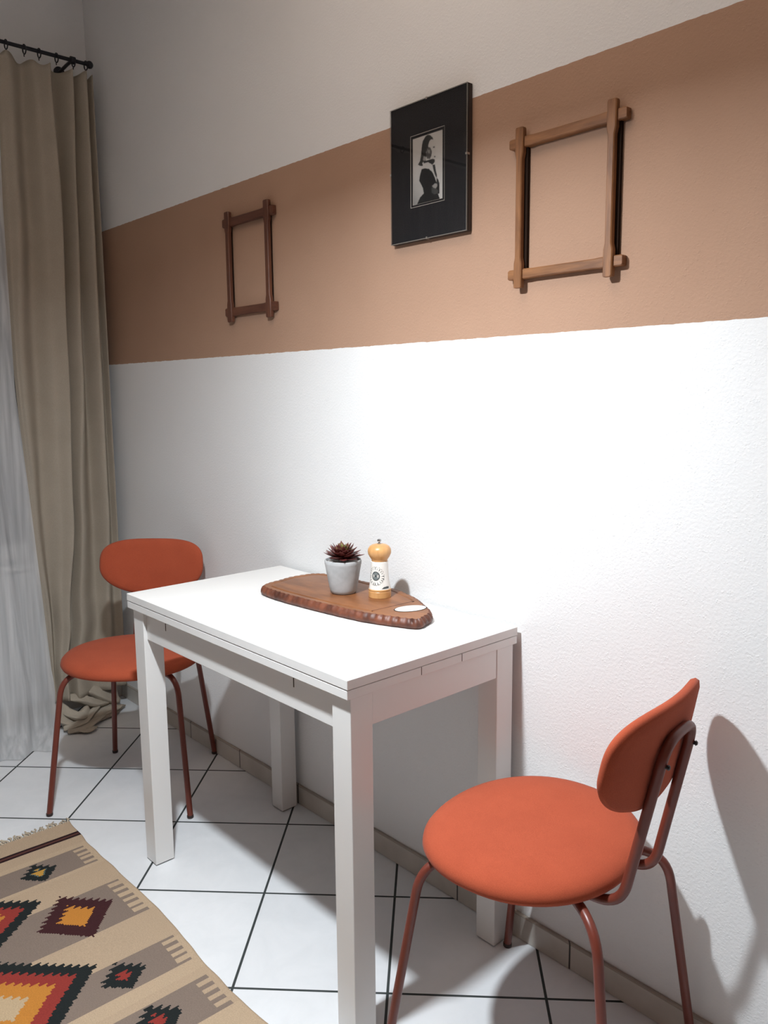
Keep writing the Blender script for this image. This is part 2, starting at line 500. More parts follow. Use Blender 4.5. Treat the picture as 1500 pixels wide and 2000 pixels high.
# ------------------------------------------------------------------ chairs
HS, SA, SB, SCX = 0.4486, 0.1900, 0.214, 0.0200
def seat_bm():
    bm = bmesh.new()
    n = 64
    prof = [(0.80, -0.0245), (0.93, -0.0235), (0.982, -0.019), (1.0, -0.011), (0.99, -0.002), (0.955, 0.006), (0.86, 0.0125), (0.6, 0.0155), (0.3, 0.0145)]
    rings = []
    def pt(k, s, dz):
        t = 2 * PI * k / n
        c, si = math.cos(t), math.sin(t)
        e = 2 / 2.15
        x = SCX + SA * s * math.copysign(abs(c) ** e, c); y = SB * s * math.copysign(abs(si) ** e, si)
        return (x, y, HS + dz - 0.006 * (x / SA) ** 2 * (1 if x > 0 else 0.2))
    for s, dz in prof: rings.append([bm.verts.new(pt(k, s, dz)) for k in range(n)])
    for a, b in zip(rings[:-1], rings[1:]):
        for k in range(n): bm.faces.new((a[k], a[(k + 1) % n], b[(k + 1) % n], b[k]))
    c = bm.verts.new((SCX, 0, HS + 0.0135))
    for k in range(n): bm.faces.new((rings[-1][k], rings[-1][(k + 1) % n], c))
    bm.faces.new(rings[0][::-1])
    return bm

XB, BW, SAG, ZM, ZTOP, ZBOT = 0.2205, 0.176, 0.030, 0.680, 0.767, 0.580
def back_bm(scale=1.0, thick=0.026, off=0.0, zc=ZM, flat=False):
    """curved backrest pad: an egg-shaped outline wrapped forward at its ends"""
    bm = bmesh.new()
    n = 216
    def outline(t):
        c, s = math.cos(t), math.sin(t)
        if s >= 0:
            e = 2 / 3.5; u = math.copysign(abs(c) ** e, c); v = abs(s) ** e * (ZTOP - ZM)
        else:
            e = 2 / 2.05; u = math.copysign(abs(c) ** e, c); v = -abs(s) ** e * (ZM - ZBOT)
        return u * scale, v * scale
    def P(u, v, d):
        z = zc + v
        # normal roughly along x, tilting with the curve
        x = -XB + SAG * u * u - 0.185 * (z - 0.68) + off
        slope = 2 * SAG * u / BW
        nn = Vector((1, -slope, 0)).normalized()
        return Vector((x, u * BW, z)) + nn * d
    layers = [(0.0, thick / 2 * 1.0), (0.35, thick / 2), (0.7, thick / 2 * 0.98), (0.88, thick / 2 * 0.88), (0.97, thick / 2 * 0.55), (1.0, 0.0),
              (0.97, -thick / 2 * 0.55), (0.88, -thick / 2 * 0.8), (0.7, -thick / 2 * 0.86), (0.35, -thick / 2 * 0.88), (0.0, -thick / 2 * 0.88)]
    rings = []
    for s, d in layers:
        if s == 0: rings.append([bm.verts.new(P(0, 0, d))])
        else: rings.append([bm.verts.new(P(outline(2 * PI * k / n)[0] * s, outline(2 * PI * k / n)[1] * s, d)) for k in range(n)])
    for a, b in zip(rings[:-1], rings[1:]):
        for k in range(n):
            k2 = (k + 1) % n
            if len(a) == 1: bm.faces.new((a[0], b[k2], b[k]))
            elif len(b) == 1: bm.faces.new((a[k], a[k2], b[0]))
            else: bm.faces.new((a[k], a[k2], b[k2], b[k]))
    return bm

def make_chair(label, loc, rz):
    t = thing('dining_chair', label, 'chair', loc, rz, 'terracotta dining chairs at the table')
    obj('seat', seat_bm(), m_seat, t)
    bm = bmesh.new()
    add_lathe(bm, [(0.0, -0.0335), (0.072, -0.0335), (0.075, -0.0315), (0.075, -0.0247), (0.0, -0.0247)], 40, (SCX, 0, HS))
    obj('seat_plate', bm, m_chair_metal, t, True, 40)
    R_ = 0.0086
    for xf, yf, xk, yk in ((0.2028, 0.2141, 0.1481, 0.1781), (0.2028, -0.2141, 0.1481, -0.1781),
                           (-0.2315, 0.1773, -0.1823, 0.1438), (-0.2315, -0.1773, -0.1823, -0.1438)):
        # straight splayed shaft, then a bend in under the seat
        kx = xf + (xk - xf) * (0.412 / 0.38); ky = yf + (yk - yf) * (0.412 / 0.38)
        inner = (SCX + (kx - SCX) * 0.42, ky * 0.42, HS - 0.0245 - 0.0090)
        path = round_path([(xf, yf, 0.004), (kx, ky, HS - 0.0245 - 0.0090), inner], 0.062, 10)
        lg = obj('leg', tube(path, R_, 14), m_chair_metal, t, True, 50)
        bm = bmesh.new()
        add_lathe(bm, [(0, 0), (0.0088, 0), (0.0098, 0.002), (0.0098, 0.0085), (0.0087, 0.0095)], 16, (xf - (xf - xk) * 0.006, yf - (yf - yk) * 0.006, 0))
        obj('foot_cap', bm, m_chair_foot, lg, True, 50)
    # back frame: one tube bent into an upside-down U, ends curling in under the seat
    yp = 0.058
    zt = 0.713
    def side(s):
        return [(-0.085, s * 0.068, HS - 0.0345), (-0.183, s * 0.065, HS - 0.0365), (-0.2455, s * yp * 0.98, zt)]
    pth = side(1) + side(-1)[::-1]
    obj('back_frame', tube(round_path(pth, 0.045, 10), R_ * 1.02, 14), m_chair_metal, t, True, 50)
    bk = obj('backrest', back_bm(), m_seat, t)
    for s in (1, -1):
        bm = bmesh.new()
        c = Vector((-0.2400, s * yp, 0.672))
        add_tube(bm, [c + Vector((0.0, 0, 0)), c + Vector((-0.0092, 0, 0))], 0.0034, 10)
        add_tube(bm, [c + Vector((-0.0092, 0, 0)), c + Vector((-0.0118, 0, 0))], lambda q: 0.0048 - 0.002 * q, 10)
        obj('screw', bm, m_screw, t, True, 40)
    return t
make_chair('terracotta chair facing the camera by the curtain, left of the table', (0.9513, -0.3028, 0), -0.7828)
make_chair('terracotta chair with its back to the right, nearest the camera', (2.4773, -0.2367, 0), 3.2614)

# ------------------------------------------------------------------ kilim rug
RT = Vector((1.0227, -0.5722)); RV = Vector((0.99991, -0.01315)); RU = Vector((-0.01315, -0.99991))
RW, RL = 0.745, 1.62
rug = thing('kilim_rug', 'flat woven kilim rug with stepped diamonds lying on the floor tiles', 'rug', (RT.x, RT.y, 0))
CREAM, CREAM2, GREY, BLACK, MAROON, RED, ORANGE, YEL, PALE, TEAL = (0.55, 0.405, 0.275), (0.58, 0.43, 0.29), (0.275, 0.208, 0.168), (0.018, 0.022, 0.022), (0.060, 0.018, 0.020), (0.33, 0.045, 0.035), (0.62, 0.25, 0.045), (0.60, 0.32, 0.06), (0.60, 0.44, 0.27), (0.10, 0.15, 0.14)
BR = (0.12, 0.045, 0.035)
stripes = [(0.160, 0.262, 4), (0.376, 0.552, 6), (0.675, 0.783, 4), (0.845, 0.958, 4), (1.05, 1.225, 6), (1.335, 1.44, 4)]
small = [(0.209, 0.043, 0.043, BLACK, YEL), (0.457, 0.078, 0.090, MAROON, ORANGE), (0.727, 0.047, 0.043, BLACK, RED), (0.900, 0.047, 0.046, BLACK, RED),
         (1.137, 0.078, 0.090, BLACK, ORANGE), (1.388, 0.045, 0.043, BLACK, YEL)]
big = [(0.340, 0.180, 0.150), (0.656, 0.186, 0.182), (1.00, 0.180, 0.150), (1.30, 0.180, 0.150)]
def kilim(u, v):
    """colour of the weave at u across and v along the rug, in cells like the real yarn steps"""
    uu = min(u, RW - u)
    # stepped rows: edges move in whole steps of 11 mm
    st = 0.0125
    vq = (math.floor(v / st) + 0.5) * st
    saw = (v / st) % 1.0
    for cv, hu, hv in big:
        d = abs(uu - RW / 2) / hu + abs(v - cv) / hv
        dq = (abs(uu - RW / 2) + 0.006 * (saw - 0.5)) / hu + abs(vq - cv) / hv
        d = dq
        if d < 1.0:
            if d > 0.77: return BLACK
            if d > 0.53: return RED
            if d > 0.24: return ORANGE
            return PALE
    for cv, hu, hv, ca, cb in small:
        d = (abs(uu - 0.154) + 0.008 * (saw - 0.5)) / hu + abs(vq - cv) / hv
        if d < 1.12:
            if hu > 0.06:
                return ca if d > 0.55 else cb
            if d < 0.42: return cb
            if d < 0.52: return TEAL if ca == BLACK and cb == YEL else ca
            return ca
    if 0.072 < v < 0.0985:
        return BR if 0.081 < v < 0.09 else (0.028, 0.010, 0.012)
    for a, b, nt_ in stripes:
        if a < v < b:
            if uu > 0.046: return GREY
            # comb teeth on the border
            k = (v - a) / (b - a) * (nt_ + 0.5)
            if 0.018 < uu <= 0.046 and (k % 1.0) < 0.42: return GREY
    return CREAM if math.sin(v * 23) > 0 else CREAM2
_k = kilim
def kilim(u, v): return tuple(c * 0.86 for c in _k(u, v))
CU, CV = 0.0040, 0.0042
nu, nv = int(RW / CU), int(RL / CV)
def rug_pt(u, v):
    wob = 0.006 * math.sin(v * 9.0) + 0.004 * noise.noise(Vector((v * 14, 0.3, 0))) if True else 0
    e = max(0, 1 - u / 0.3)
    uu = u + wob * e - 0.004 * e
    z = 0.0045 + 0.0012 * noise.noise(Vector((u * 6, v * 6, 2.0))) + (0.004 * max(0, noise.noise(Vector((u * 3, v * 7, 5.0)))) * max(0, 1 - u / 0.12))
    vv = v + 0.004 * noise.noise(Vector((u * 12, 7.0, 0))) * max(0, 1 - v / 0.1)
    q = RU * uu + RV * vv
    return Vector((q.x, q.y, z))
bm = bmesh.new()
cl = bm.loops.layers.float_color.new('pattern')
grid = [[bm.verts.new(rug_pt(i * CU, j * CV)) for i in range(nu + 1)] for j in range(nv + 1)]
for j in range(nv):
    for i in range(nu):
        f = bm.faces.new((grid[j][i], grid[j][i + 1], grid[j + 1][i + 1], grid[j + 1][i]))
        c = kilim((i + 0.5) * CU, (j + 0.5) * CV)
        for l in f.loops: l[cl] = (*c, 1)
# thickness skirt
border = [grid[0][i] for i in range(nu + 1)] + [grid[j][nu] for j in range(1, nv + 1)] + [grid[nv][i] for i in range(nu - 1, -1, -1)] + [grid[j][0] for j in range(nv - 1, 0, -1)]
low = [bm.verts.new((v.co.x, v.co.y, 0.0003)) for v in border]
for k in range(len(border)):
    k2 = (k + 1) % len(border)
    f = bm.faces.new((border[k], border[k2], low[k2], low[k]))
    for l in f.loops: l[cl] = (*CREAM, 1)
obj('woven_field', bm, m_kilim, rug)
bm = bmesh.new()
for k in range(150):
    u = 0.004 + (RW - 0.01) * k / 149
    L = random.uniform(0.018, 0.036)
    a = random.uniform(-0.5, 0.5)
    p0 = rug_pt(u, 0.004)
    pts = [p0 + Vector((0, 0, -0.0005))]
    for s in (0.4, 0.75, 1.0):
        q = -RV * L * s + RU * (L * s * a + 0.003 * math.sin(s * 7 + k))
        pts.append(Vector((p0.x + q.x, p0.y + q.y, 0.0042 * (1 - s) + 0.0022)))
    add_tube(bm, catmull(pts, 3), 0.0018, 5)
obj('fringe', bm, m_fringe, rug)['kind'] = 'stuff'

# ------------------------------------------------------------------ carving board
BZ = 0.7402
outline = [(1.6006, -0.2538), (1.578, -0.225), (1.5695, -0.185), (1.560, -0.140), (1.562, -0.095), (1.5737, -0.0594), (1.605, -0.038), (1.68, -0.024),
           (1.78, -0.019), (1.86, -0.021), (1.8914, -0.0255), (1.9644, -0.046), (2.0254, -0.0775), (2.0779, -0.1130), (2.0985, -0.150), (2.1020, -0.1880),
           (2.0449, -0.2143), (1.979, -0.2360), (1.8866, -0.2499), (1.7929, -0.2590), (1.7113, -0.2640), (1.6437, -0.2625)]
cx_, cy_ = 1.83, -0.14
bd = thing('carving_board', 'brown wooden carving board with a hewn edge lying on the white table', 'carving board', (cx_, cy_, BZ))
sm = catmull([(x - cx_, y - cy_, 0) for x, y in outline], 14, True)
n = len(sm)
def nrm(k):
    t = (sm[(k + 1) % n] - sm[(k - 1) % n]).normalized()
    v = Vector((t.y, -t.x, 0))
    if v.dot(sm[k]) < 0: v = -v
    return v
arc = [0.0]
for k in range(n): arc.append(arc[-1] + (sm[(k + 1) % n] - sm[k]).length)
BT = 0.0222
NW_ = []
for k in range(n):
    a = Vector((0, 0, 0))
    for q in range(-16, 17): a += nrm((k + q) % n) * math.exp(-(q / 8.0) ** 2)
    NW_.append(a.normalized())
def ring(inset, z, scal):
    out = []
    for k in range(n):
        s = arc[k]
        w = abs(math.sin(s * PI / 0.019 + 0.8 * noise.noise(Vector((s * 9, 3, 0))))) ** 0.6     # hewn scallops
        w2 = noise.noise(Vector((s * 40, z * 30, 1.0)))
        p = sm[k] - NW_[k] * (inset + scal * (1 - w) + 0.0012 * w2 * (1 if scal > 0 else 0))
        out.append(Vector((p.x, p.y, z)))
    return out
bm = bmesh.new()
def lay(bm, rings, close_last=None, close_first=False):
    R = [[bm.verts.new(p) for p in r] for r in rings]
    for a, b in zip(R[:-1], R[1:]):
        for k in range(n): bm.faces.new((a[k], a[(k + 1) % n], b[(k + 1) % n], b[k]))
    return R
rim = [ring(0.006, 0.0, 0.0008), ring(0.0015, 0.003, 0.001), ring(0.0, 0.0085, 0.0022), ring(0.0008, 0.013, 0.0050), ring(0.0040, BT - 0.0030, 0.0085), ring(0.009, BT, 0.0055)]
R = lay(bm, rim)
bm.faces.new(R[0][::-1])
obj('hewn_edge', bm, m_board_edge, bd, True, 60)
# top with juice groove
top = [ring(0.009, BT, 0.0055), ring(0.0215, BT, 0.0), ring(0.0225, BT - 0.0002, 0.0), ring(0.024, BT - 0.0018, 0.0), ring(0.026, BT - 0.0026, 0.0), ring(0.028, BT - 0.0018, 0.0), ring(0.0295, BT - 0.0002, 0.0), ring(0.0305, BT, 0)]
bm = bmesh.new()
XG = 1.9795 - cx_      # right of this line the groove leaves the rim and crosses the board
def clampg(r):
    return r
R = lay(bm, [[Vector((p.x, p.y, BT)) if p.x > XG + 0.006 else p for p in r] for r in top])
f = bm.faces.new(R[-1])
bmesh.ops.triangulate(bm, faces=[f])
srf = obj('cutting_surface', bm, m_board, bd, True, 60)
bm = bmesh.new()
# cross groove near the plaque
a0, a1 = Vector((1.9775 - cx_, -0.2075 - cy_, 0)), Vector((1.9830 - cx_, -0.0795 - cy_, 0))
pts = []
add_box(bm, (a0.x - 0.0012, a0.y, BT - 0.001), (a0.x + 0.0018, a1.y, BT + 0.0002))
for v in bm.verts: v.co.x += (v.co.y - a0.y) / (a1.y - a0.y) * (a1.x - a0.x)
obj('groove', bm, m_board_edge, bd, False)
# enamel plaque
pc = Vector((2.0262 - cx_, -0.1330 - cy_, 0)); pang = math.atan2(-0.0978 + 0.1671, 2.0353 - 2.0107)
def ell(a, b, z, n=48): return [Vector((pc.x + a * math.cos(2 * PI * k / n) * math.cos(pang) - b * math.sin(2 * PI * k / n) * math.sin(pang),
                                         pc.y + a * math.cos(2 * PI * k / n) * math.sin(pang) + b * math.sin(2 * PI * k / n) * math.cos(pang), z)) for k in range(n)]
def stack(levels):
    bm = bmesh.new()
    R = [[bm.verts.new(p) for p in l] for l in levels]
    m_ = len(R[0])
    for a, b in zip(R[:-1], R[1:]):
        for k in range(m_): bm.faces.new((a[k], a[(k + 1) % m_], b[(k + 1) % m_], b[k]))
    bm.faces.new(R[-1]); bm.faces.new(R[0][::-1])
    return bm
pl = obj('plaque', stack([ell(0.0375, 0.0225, BT), ell(0.0375, 0.0225, BT + 0.001), ell(0.036, 0.021, BT + 0.0018)]), m_plaque, bd, True, 40)
tag(pl, 'white oval enamel plaque')
rm = obj('plaque_rim', stack([ell(0.0400, 0.0247, BT - 0.001), ell(0.0400, 0.0247, BT + 0.0006), ell(0.0385, 0.0235, BT + 0.0008)]), m_backing, bd, True, 40)
bm = bmesh.new()
def stroke(a, b, h=0.0024, w=0.0007):
    ca, sa = math.cos(pang), math.sin(pang)
    def tr(u, v): return Vector((pc.x + u * ca - v * sa, pc.y + u * sa + v * ca, BT + 0.0021))
    d = (Vector((b[0], b[1])) - Vector((a[0], a[1]))); nrm_ = Vector((-d.y, d.x)).normalized() * w / 2
    vs = [tr(a[0] + nrm_.x, a[1] + nrm_.y), tr(b[0] + nrm_.x, b[1] + nrm_.y), tr(b[0] - nrm_.x, b[1] - nrm_.y), tr(a[0] - nrm_.x, a[1] - nrm_.y)]
    bm.faces.new([bm.verts.new(q) for q in vs])
random.seed(3)
for line, (ua, ub, vv) in enumerate(((-0.026, 0.024, 0.005), (-0.002, 0.014, -0.006))):
    u = ua
    while u < ub:
        if random.random() < 0.28: u += 0.003; continue
        prev = (u, vv)
        for q in range(3):
            nx = (prev[0] + 0.0013, vv + (0.0022 if q % 2 == 0 else -0.0004) * random.uniform(0.6, 1.1))
            stroke(prev, nx); prev = nx
        u += 0.0042
obj('plaque_lettering', bm, m_ink_grey, pl, False)
random.seed(11)

# ------------------------------------------------------------------ potted succulent
BTOP = BZ + BT
pot = thing('potted_succulent', 'dark red succulent in a pale cement pot on the carving board', 'plant', (1.8003, -0.1436, BTOP))
bm = bmesh.new()
add_lathe(bm, [(0, 0.0), (0.0285, 0.0), (0.0315, 0.0022), (0.0338, 0.010), (0.0375, 0.030), (0.0415, 0.054), (0.0437, 0.066), (0.0440, 0.070), (0.0452, 0.0735), (0.0457, 0.080), (0.0445, 0.0828), (0.0422, 0.0828), (0.0408, 0.080), (0.0395, 0.070), (0.0, 0.069)], 56)
for v in bm.verts:
    a = math.atan2(v.co.y, v.co.x)
    if v.co.z > 0.05 and v.co.xy.length > 0.01: v.co.z += 0.0012 * noise.noise(Vector((math.cos(a) * 2, math.sin(a) * 2, 3)))
obj('pot', bm, m_cement, pot, True, 50)
bm = bmesh.new()
add_lathe(bm, [(0.0403, 0.0762), (0.034, 0.0785), (0.02, 0.0790), (0, 0.0795)], 48)
obj('gravel', bm, m_gravel, pot)
def add_leaf(bm, ang, elev, L, W, base_r, base_z, curl, T=0.0042):
    """fleshy pointed leaf"""
    ns, nr = 9, 8
    rings = []
    d = Vector((math.cos(ang), math.sin(ang), 0)); s_ = Vector((-d.y, d.x, 0))
    p = d * base_r + Vector((0, 0, base_z)); e = elev
    for i in range(ns + 1):
        t = i / ns
        w = W * (math.sin(PI * min(1, (t * 0.80 + 0.17))) ** 0.8) * (1 if t < 0.72 else (1 - (t - 0.72) / 0.28) ** 0.75 + 0.02)
        th = T * (1 - 0.75 * t) * (1 if t < 0.9 else 0.6)
        dirv = d * math.cos(e) + Vector((0, 0, math.sin(e)))
        upv = -d * math.sin(e) + Vector((0, 0, math.cos(e)))
        rings.append([bm.verts.new(p + s_ * (w / 2 * math.cos(2 * PI * k / nr)) + upv * (th / 2 * math.sin(2 * PI * k / nr) + 0.12 * w * abs(math.cos(2 * PI * k / nr)))) for k in range(nr)])
        p = p + dirv * (L / ns); e += curl / ns
    for a, b in zip(rings[:-1], rings[1:]):
        for k in range(nr): bm.faces.new((a[k], a[(k + 1) % nr], b[(k + 1) % nr], b[k]))
    bm.faces.new(rings[0][::-1]); bm.faces.new(rings[-1])
bm = bmesh.new()
ga = 2.39996
for k in range(46):
    q = k / 45      # 0 outermost
    add_leaf(bm, k * ga + random.uniform(-0.12, 0.12), 0.03 + q * 0.80 + random.uniform(-0.10, 0.12), 0.049 - 0.016 * q + random.uniform(-0.004, 0.003), 0.0215 - 0.006 * q, 0.006 - 0.002 * q, 0.083 + 0.013 * q, 0.30 + random.uniform(-0.15, 0.2))
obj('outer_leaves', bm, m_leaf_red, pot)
bm = bmesh.new()
for k in range(20):
    q = k / 19
    add_leaf(bm, k * ga + 0.5, 0.66 + q * 0.75 + random.uniform(-0.1, 0.1), 0.031 - 0.010 * q + random.uniform(-0.003, 0.003), 0.0095 - 0.003 * q, 0.002, 0.094 + 0.006 * q, 0.10, 0.003)
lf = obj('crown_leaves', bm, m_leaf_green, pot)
tag(lf, 'green young leaves in the middle')

# ------------------------------------------------------------------ pepper mill
ml = thing('pepper_mill', 'beech and cream pepper mill with a black sunflower print on the carving board', 'pepper mill', (1.8933, -0.1067, BTOP))
bm = bmesh.new()
add_lathe(bm, [(0, 0), (0.0262, 0), (0.0270, 0.0008), (0.0272, 0.0150), (0.0266, 0.0158), (0.0272, 0.0170), (0.0272, 0.0200), (0.0258, 0.0213), (0, 0.0213)], 56)
obj('base', bm, m_mill, ml, True, 35)
def body_r(z):
    t = (z - 0.0213) / (0.0868 - 0.0213)
    return 0.0262 - 0.0052 * t - 0.0016 * math.sin(PI * t)
bm = bmesh.new()
add_lathe(bm, [(0, 0.0213)] + [(body_r(0.0213 + 0.0655 * i / 14), 0.0213 + 0.0655 * i / 14) for i in range(15)] + [(0.0195, 0.0876), (0, 0.0876)], 56)
bd2 = obj('body', bm, m_ceramic, ml, True, 40)
tag(bd2, 'cream ceramic body')
bm = bmesh.new()
add_lathe(bm, [(0, 0.0876), (0.0188, 0.0876), (0.0193, 0.0885), (0.0190, 0.0905), (0.0208, 0.0935), (0.0245, 0.0990), (0.0274, 0.1055), (0.0283, 0.1115), (0.0272, 0.1175), (0.0238, 0.1230), (0.0180, 0.1268), (0.0100, 0.1288), (0, 0.1292)], 56)
obj('head', bm, m_mill, ml)
bm = bmesh.new()
add_lathe(bm, [(0, 0.1288), (0.0048, 0.1290), (0.0048, 0.1305), (0.0026, 0.1312), (0.0026, 0.1340), (0.0046, 0.1352), (0.0052, 0.1375), (0.0044, 0.1398), (0.0020, 0.1410), (0, 0.1410)], 24)
obj('knob', bm, m_chrome, ml, True, 40)
view = math.atan2(CAM.y - ml.location.y, CAM.x - ml.location.x)
def mill_poly(bm, pts, off):
    """flat print pieces wrapped on the ceramic; pts in metres (a to the right as seen from the front, z up)"""
    vs = []
    for a, z in pts:
        z = min(max(z, 0.0225), 0.086)
        r = body_r(z) + off
        th = view + a / 0.0235
        vs.append(bm.verts.new((r * math.cos(th), r * math.sin(th), z)))
    bm.faces.new(vs)
fcx, fcz = -0.0105, 0.0545
blk, gry = bmesh.new(), bmesh.new()
def ring_quads(bm, r0, r1, nseg, off, duty=1.0, phase=0.0, cx=fcx, cz=fcz):
    for k in range(nseg):
        a0 = 2 * PI * (k + phase) / nseg; a1 = 2 * PI * (k + phase + duty) / nseg
        mill_poly(bm, [(cx + r0 * math.cos(a0), cz + r0 * math.sin(a0)), (cx + r1 * math.cos(a0), cz + r1 * math.sin(a0)), (cx + r1 * math.cos(a1), cz + r1 * math.sin(a1)), (cx + r0 * math.cos(a1), cz + r0 * math.sin(a1))], off)
ring_quads(gry, 0.0015, 0.0108, 24, 0.00028)
ring_quads(blk, 0.0001, 0.0030, 10, 0.0004)
ring_quads(blk, 0.0046, 0.0062, 20, 0.0004, 0.6)
ring_quads(blk, 0.0078, 0.0112, 26, 0.0004, 0.72)
for k in range(20):     # petal tips and the shading between petals
    a = 2 * PI * k / 20 + random.uniform(-0.05, 0.05)
    r0, r1 = random.uniform(0.0125, 0.015), random.uniform(0.0195, 0.0245)
    w = random.uniform(0.0007, 0.0017)
    c, s = math.cos(a), math.sin(a)
    P0 = (fcx + r0 * c, fcz + r0 * s); P1 = (fcx + r1 * c, fcz + r1 * s); Pm = (fcx + (r0 * .35 + r1 * .65) * c, fcz + (r0 * .35 + r1 * .65) * s)
    if P1[1] < 0.0235 or P1[1] > 0.085: continue
    mill_poly(blk, [P0, (Pm[0] - s * w, Pm[1] + c * w), P1, (Pm[0] + s * w * .4, Pm[1] - c * w * .4)], 0.0004)
    a2 = a + 0.16
    c2, s2 = math.cos(a2), math.sin(a2)
    mill_poly(blk, [(fcx + 0.0205 * c + 0, fcz + 0.0205 * s), (fcx + 0.0232 * c2, fcz + 0.0232 * s2), (fcx + 0.0212 * math.cos(a + 0.30), fcz + 0.0212 * math.sin(a + 0.30)), (fcx + 0.0222 * c2, fcz + 0.0222 * s2)], 0.0004)
for k in range(4):
    x = 0.004 + k * 0.004
    mill_poly(blk, [(x, 0.024), (x + 0.005, 0.0300 - abs(k - 2) * 0.001), (x + 0.0075, 0.0285), (x + 0.006, 0.024)], 0.0004)
pr = obj('sunflower_print', blk, m_ink, bd2, False)
obj('sunflower_print', gry, m_ink_grey, bd2, False)

# ------------------------------------------------------------------ wooden frames on the wall
def lapped_frame(name, label, cat, xs, zs, mv, mh, bw, depth, lip, ext_v, ext_h, shade_reach=1.0):
    xl, xr = xs; zb, zt = zs       # centre lines of the uprights and of the rails
    cx, cz = (xl + xr) / 2, (zb + zt) / 2
    t = thing(name, label, cat, (cx, 0, cz), 0, 'empty lapped wooden frames on the tan band')
    xl -= cx; xr -= cx; zb -= cz; zt -= cz
    H = bw / 2
    def bar(half, along, a0, a1, centre, j0, j1, y0, y1, narrow):
        """bar with full width at its ends and joints and a slimmer, chamfered middle"""
        bm = bmesh.new()
        k = 0.021
        prof = [(a0, half * 0.86), (a0 + 0.003, half), (j0 + k, half), (j0 + k + 0.012, half * narrow), (j1 - k - 0.012, half * narrow), (j1 - k, half), (a1 - 0.003, half), (a1, half * 0.86)]
        R = []
        for s, h in prof:
            c = 0.0018
            sec = [(-h, y0), (h, y0), (h, y1 + c), (h - c, y1), (-h + c, y1), (-h, y1 + c)]
            R.append([bm.verts.new((centre + p, y, s) if along == 'z' else (s, y, centre + p)) for p, y in sec])
        for a, b in zip(R[:-1], R[1:]):
            for q in range(6): bm.faces.new((a[q], a[(q + 1) % 6], b[(q + 1) % 6], b[q]))
        bm.faces.new(R[0][::-1]); bm.faces.new(R[-1])
        return bm
    for zc in (zb, zt):
        obj('rail', bar(H * 1.02, 'x', xl - ext_h, xr + ext_h, zc, xl, xr, -0.0015, -depth, 0.92), mh, t, True, 25)
    for xc in (xl, xr):
        obj('upright', bar(H, 'z', zb - ext_v, zt + ext_v, xc, zb, zt, -depth + 0.0060, -depth - lip, 0.72), mv, t, True, 25)
    # recessed inner edge, blackened and widened to paint shade on the uprights' sides
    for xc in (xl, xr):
        obj('rabbet_shade', box((xc - H * 0.55, -depth + 0.0086, zb), (xc + H * shade_reach, -0.0015, zt)), m_rabbet_shade, t, False)
    return t
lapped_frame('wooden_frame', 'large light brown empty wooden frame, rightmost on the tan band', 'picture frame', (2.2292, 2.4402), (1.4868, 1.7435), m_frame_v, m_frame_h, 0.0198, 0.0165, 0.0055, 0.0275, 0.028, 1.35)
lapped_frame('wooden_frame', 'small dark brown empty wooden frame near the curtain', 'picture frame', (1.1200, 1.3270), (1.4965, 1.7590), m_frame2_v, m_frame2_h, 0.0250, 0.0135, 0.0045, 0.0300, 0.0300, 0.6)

# ------------------------------------------------------------------ clip-framed portrait
PX0, PX1, PZ0, PZ1, PD = 1.8475, 2.0870, 1.5945, 1.8955, 0.018
pcx, pcz = (PX0 + PX1) / 2, (PZ0 + PZ1) / 2
ph = thing('framed_portrait', 'black matted portrait photo of a person with braids behind glass on the wall', 'picture', (pcx, 0, pcz))
hw, hh = (PX1 - PX0) / 2, (PZ1 - PZ0) / 2
obj('backing', box((-hw, -0.0125, -hh), (hw, -0.0015, hh), 0.0005, 1), m_backing, ph, False)
# mat with a window: outer rectangle to opening, with a pale bevel
ox0, ox1, oz0, oz1 = 1.9115 - pcx, 2.0190 - pcx, 1.6685 - pcz, 1.8255 - pcz
ix0, ix1, iz0, iz1 = ox0 + 0.0068, ox1 - 0.0068, oz0 + 0.0055, oz1 - 0.0068
def frame_quads(bm, o, i, yo, yi):
    O = [bm.verts.new((x, yo, z)) for x, z in ((o[0], o[2]), (o[1], o[2]), (o[1], o[3]), (o[0], o[3]))]
    I = [bm.verts.new((x, yi, z)) for x, z in ((i[0], i[2]), (i[1], i[2]), (i[1], i[3]), (i[0], i[3]))]
    for k in range(4): bm.faces.new((O[k], O[(k + 1) % 4], I[(k + 1) % 4], I[k]))
bm = bmesh.new()
frame_quads(bm, (-hw + .0002, hw - .0002, -hh + .0002, hh - .0002), (ox0, ox1, oz0, oz1), -0.0152, -0.0152)
frame_quads(bm, (-hw + .0002, hw - .0002, -hh + .0002, hh - .0002), (-hw + .0002, hw - .0002, -hh + .0002, hh - .0002), -0.0152, -0.0126)
e = 0.0014
frame_quads(bm, (ox0 + e, ox1 - e, oz0 + e, oz1 - e), (ix0, ix1, iz0, iz1), -0.0147, -0.0147)
obj('mat_board', bm, m_mat_board, ph, False)
bm = bmesh.new()
frame_quads(bm, (ox0, ox1, oz0, oz1), (ox0 + e, ox1 - e, oz0 + e, oz1 - e), -0.0153, -0.0148)
frame_quads(bm, (ix0 - 0.0001, ix1 + 0.0001, iz0 - 0.0001, iz1 + 0.0001), (ix0 + 0.0006, ix1 - 0.0006, iz0 + 0.0006, iz1 - 0.0006), -0.0147, -0.0140)
obj('mat_bevel', bm, m_bevel, ph, False)
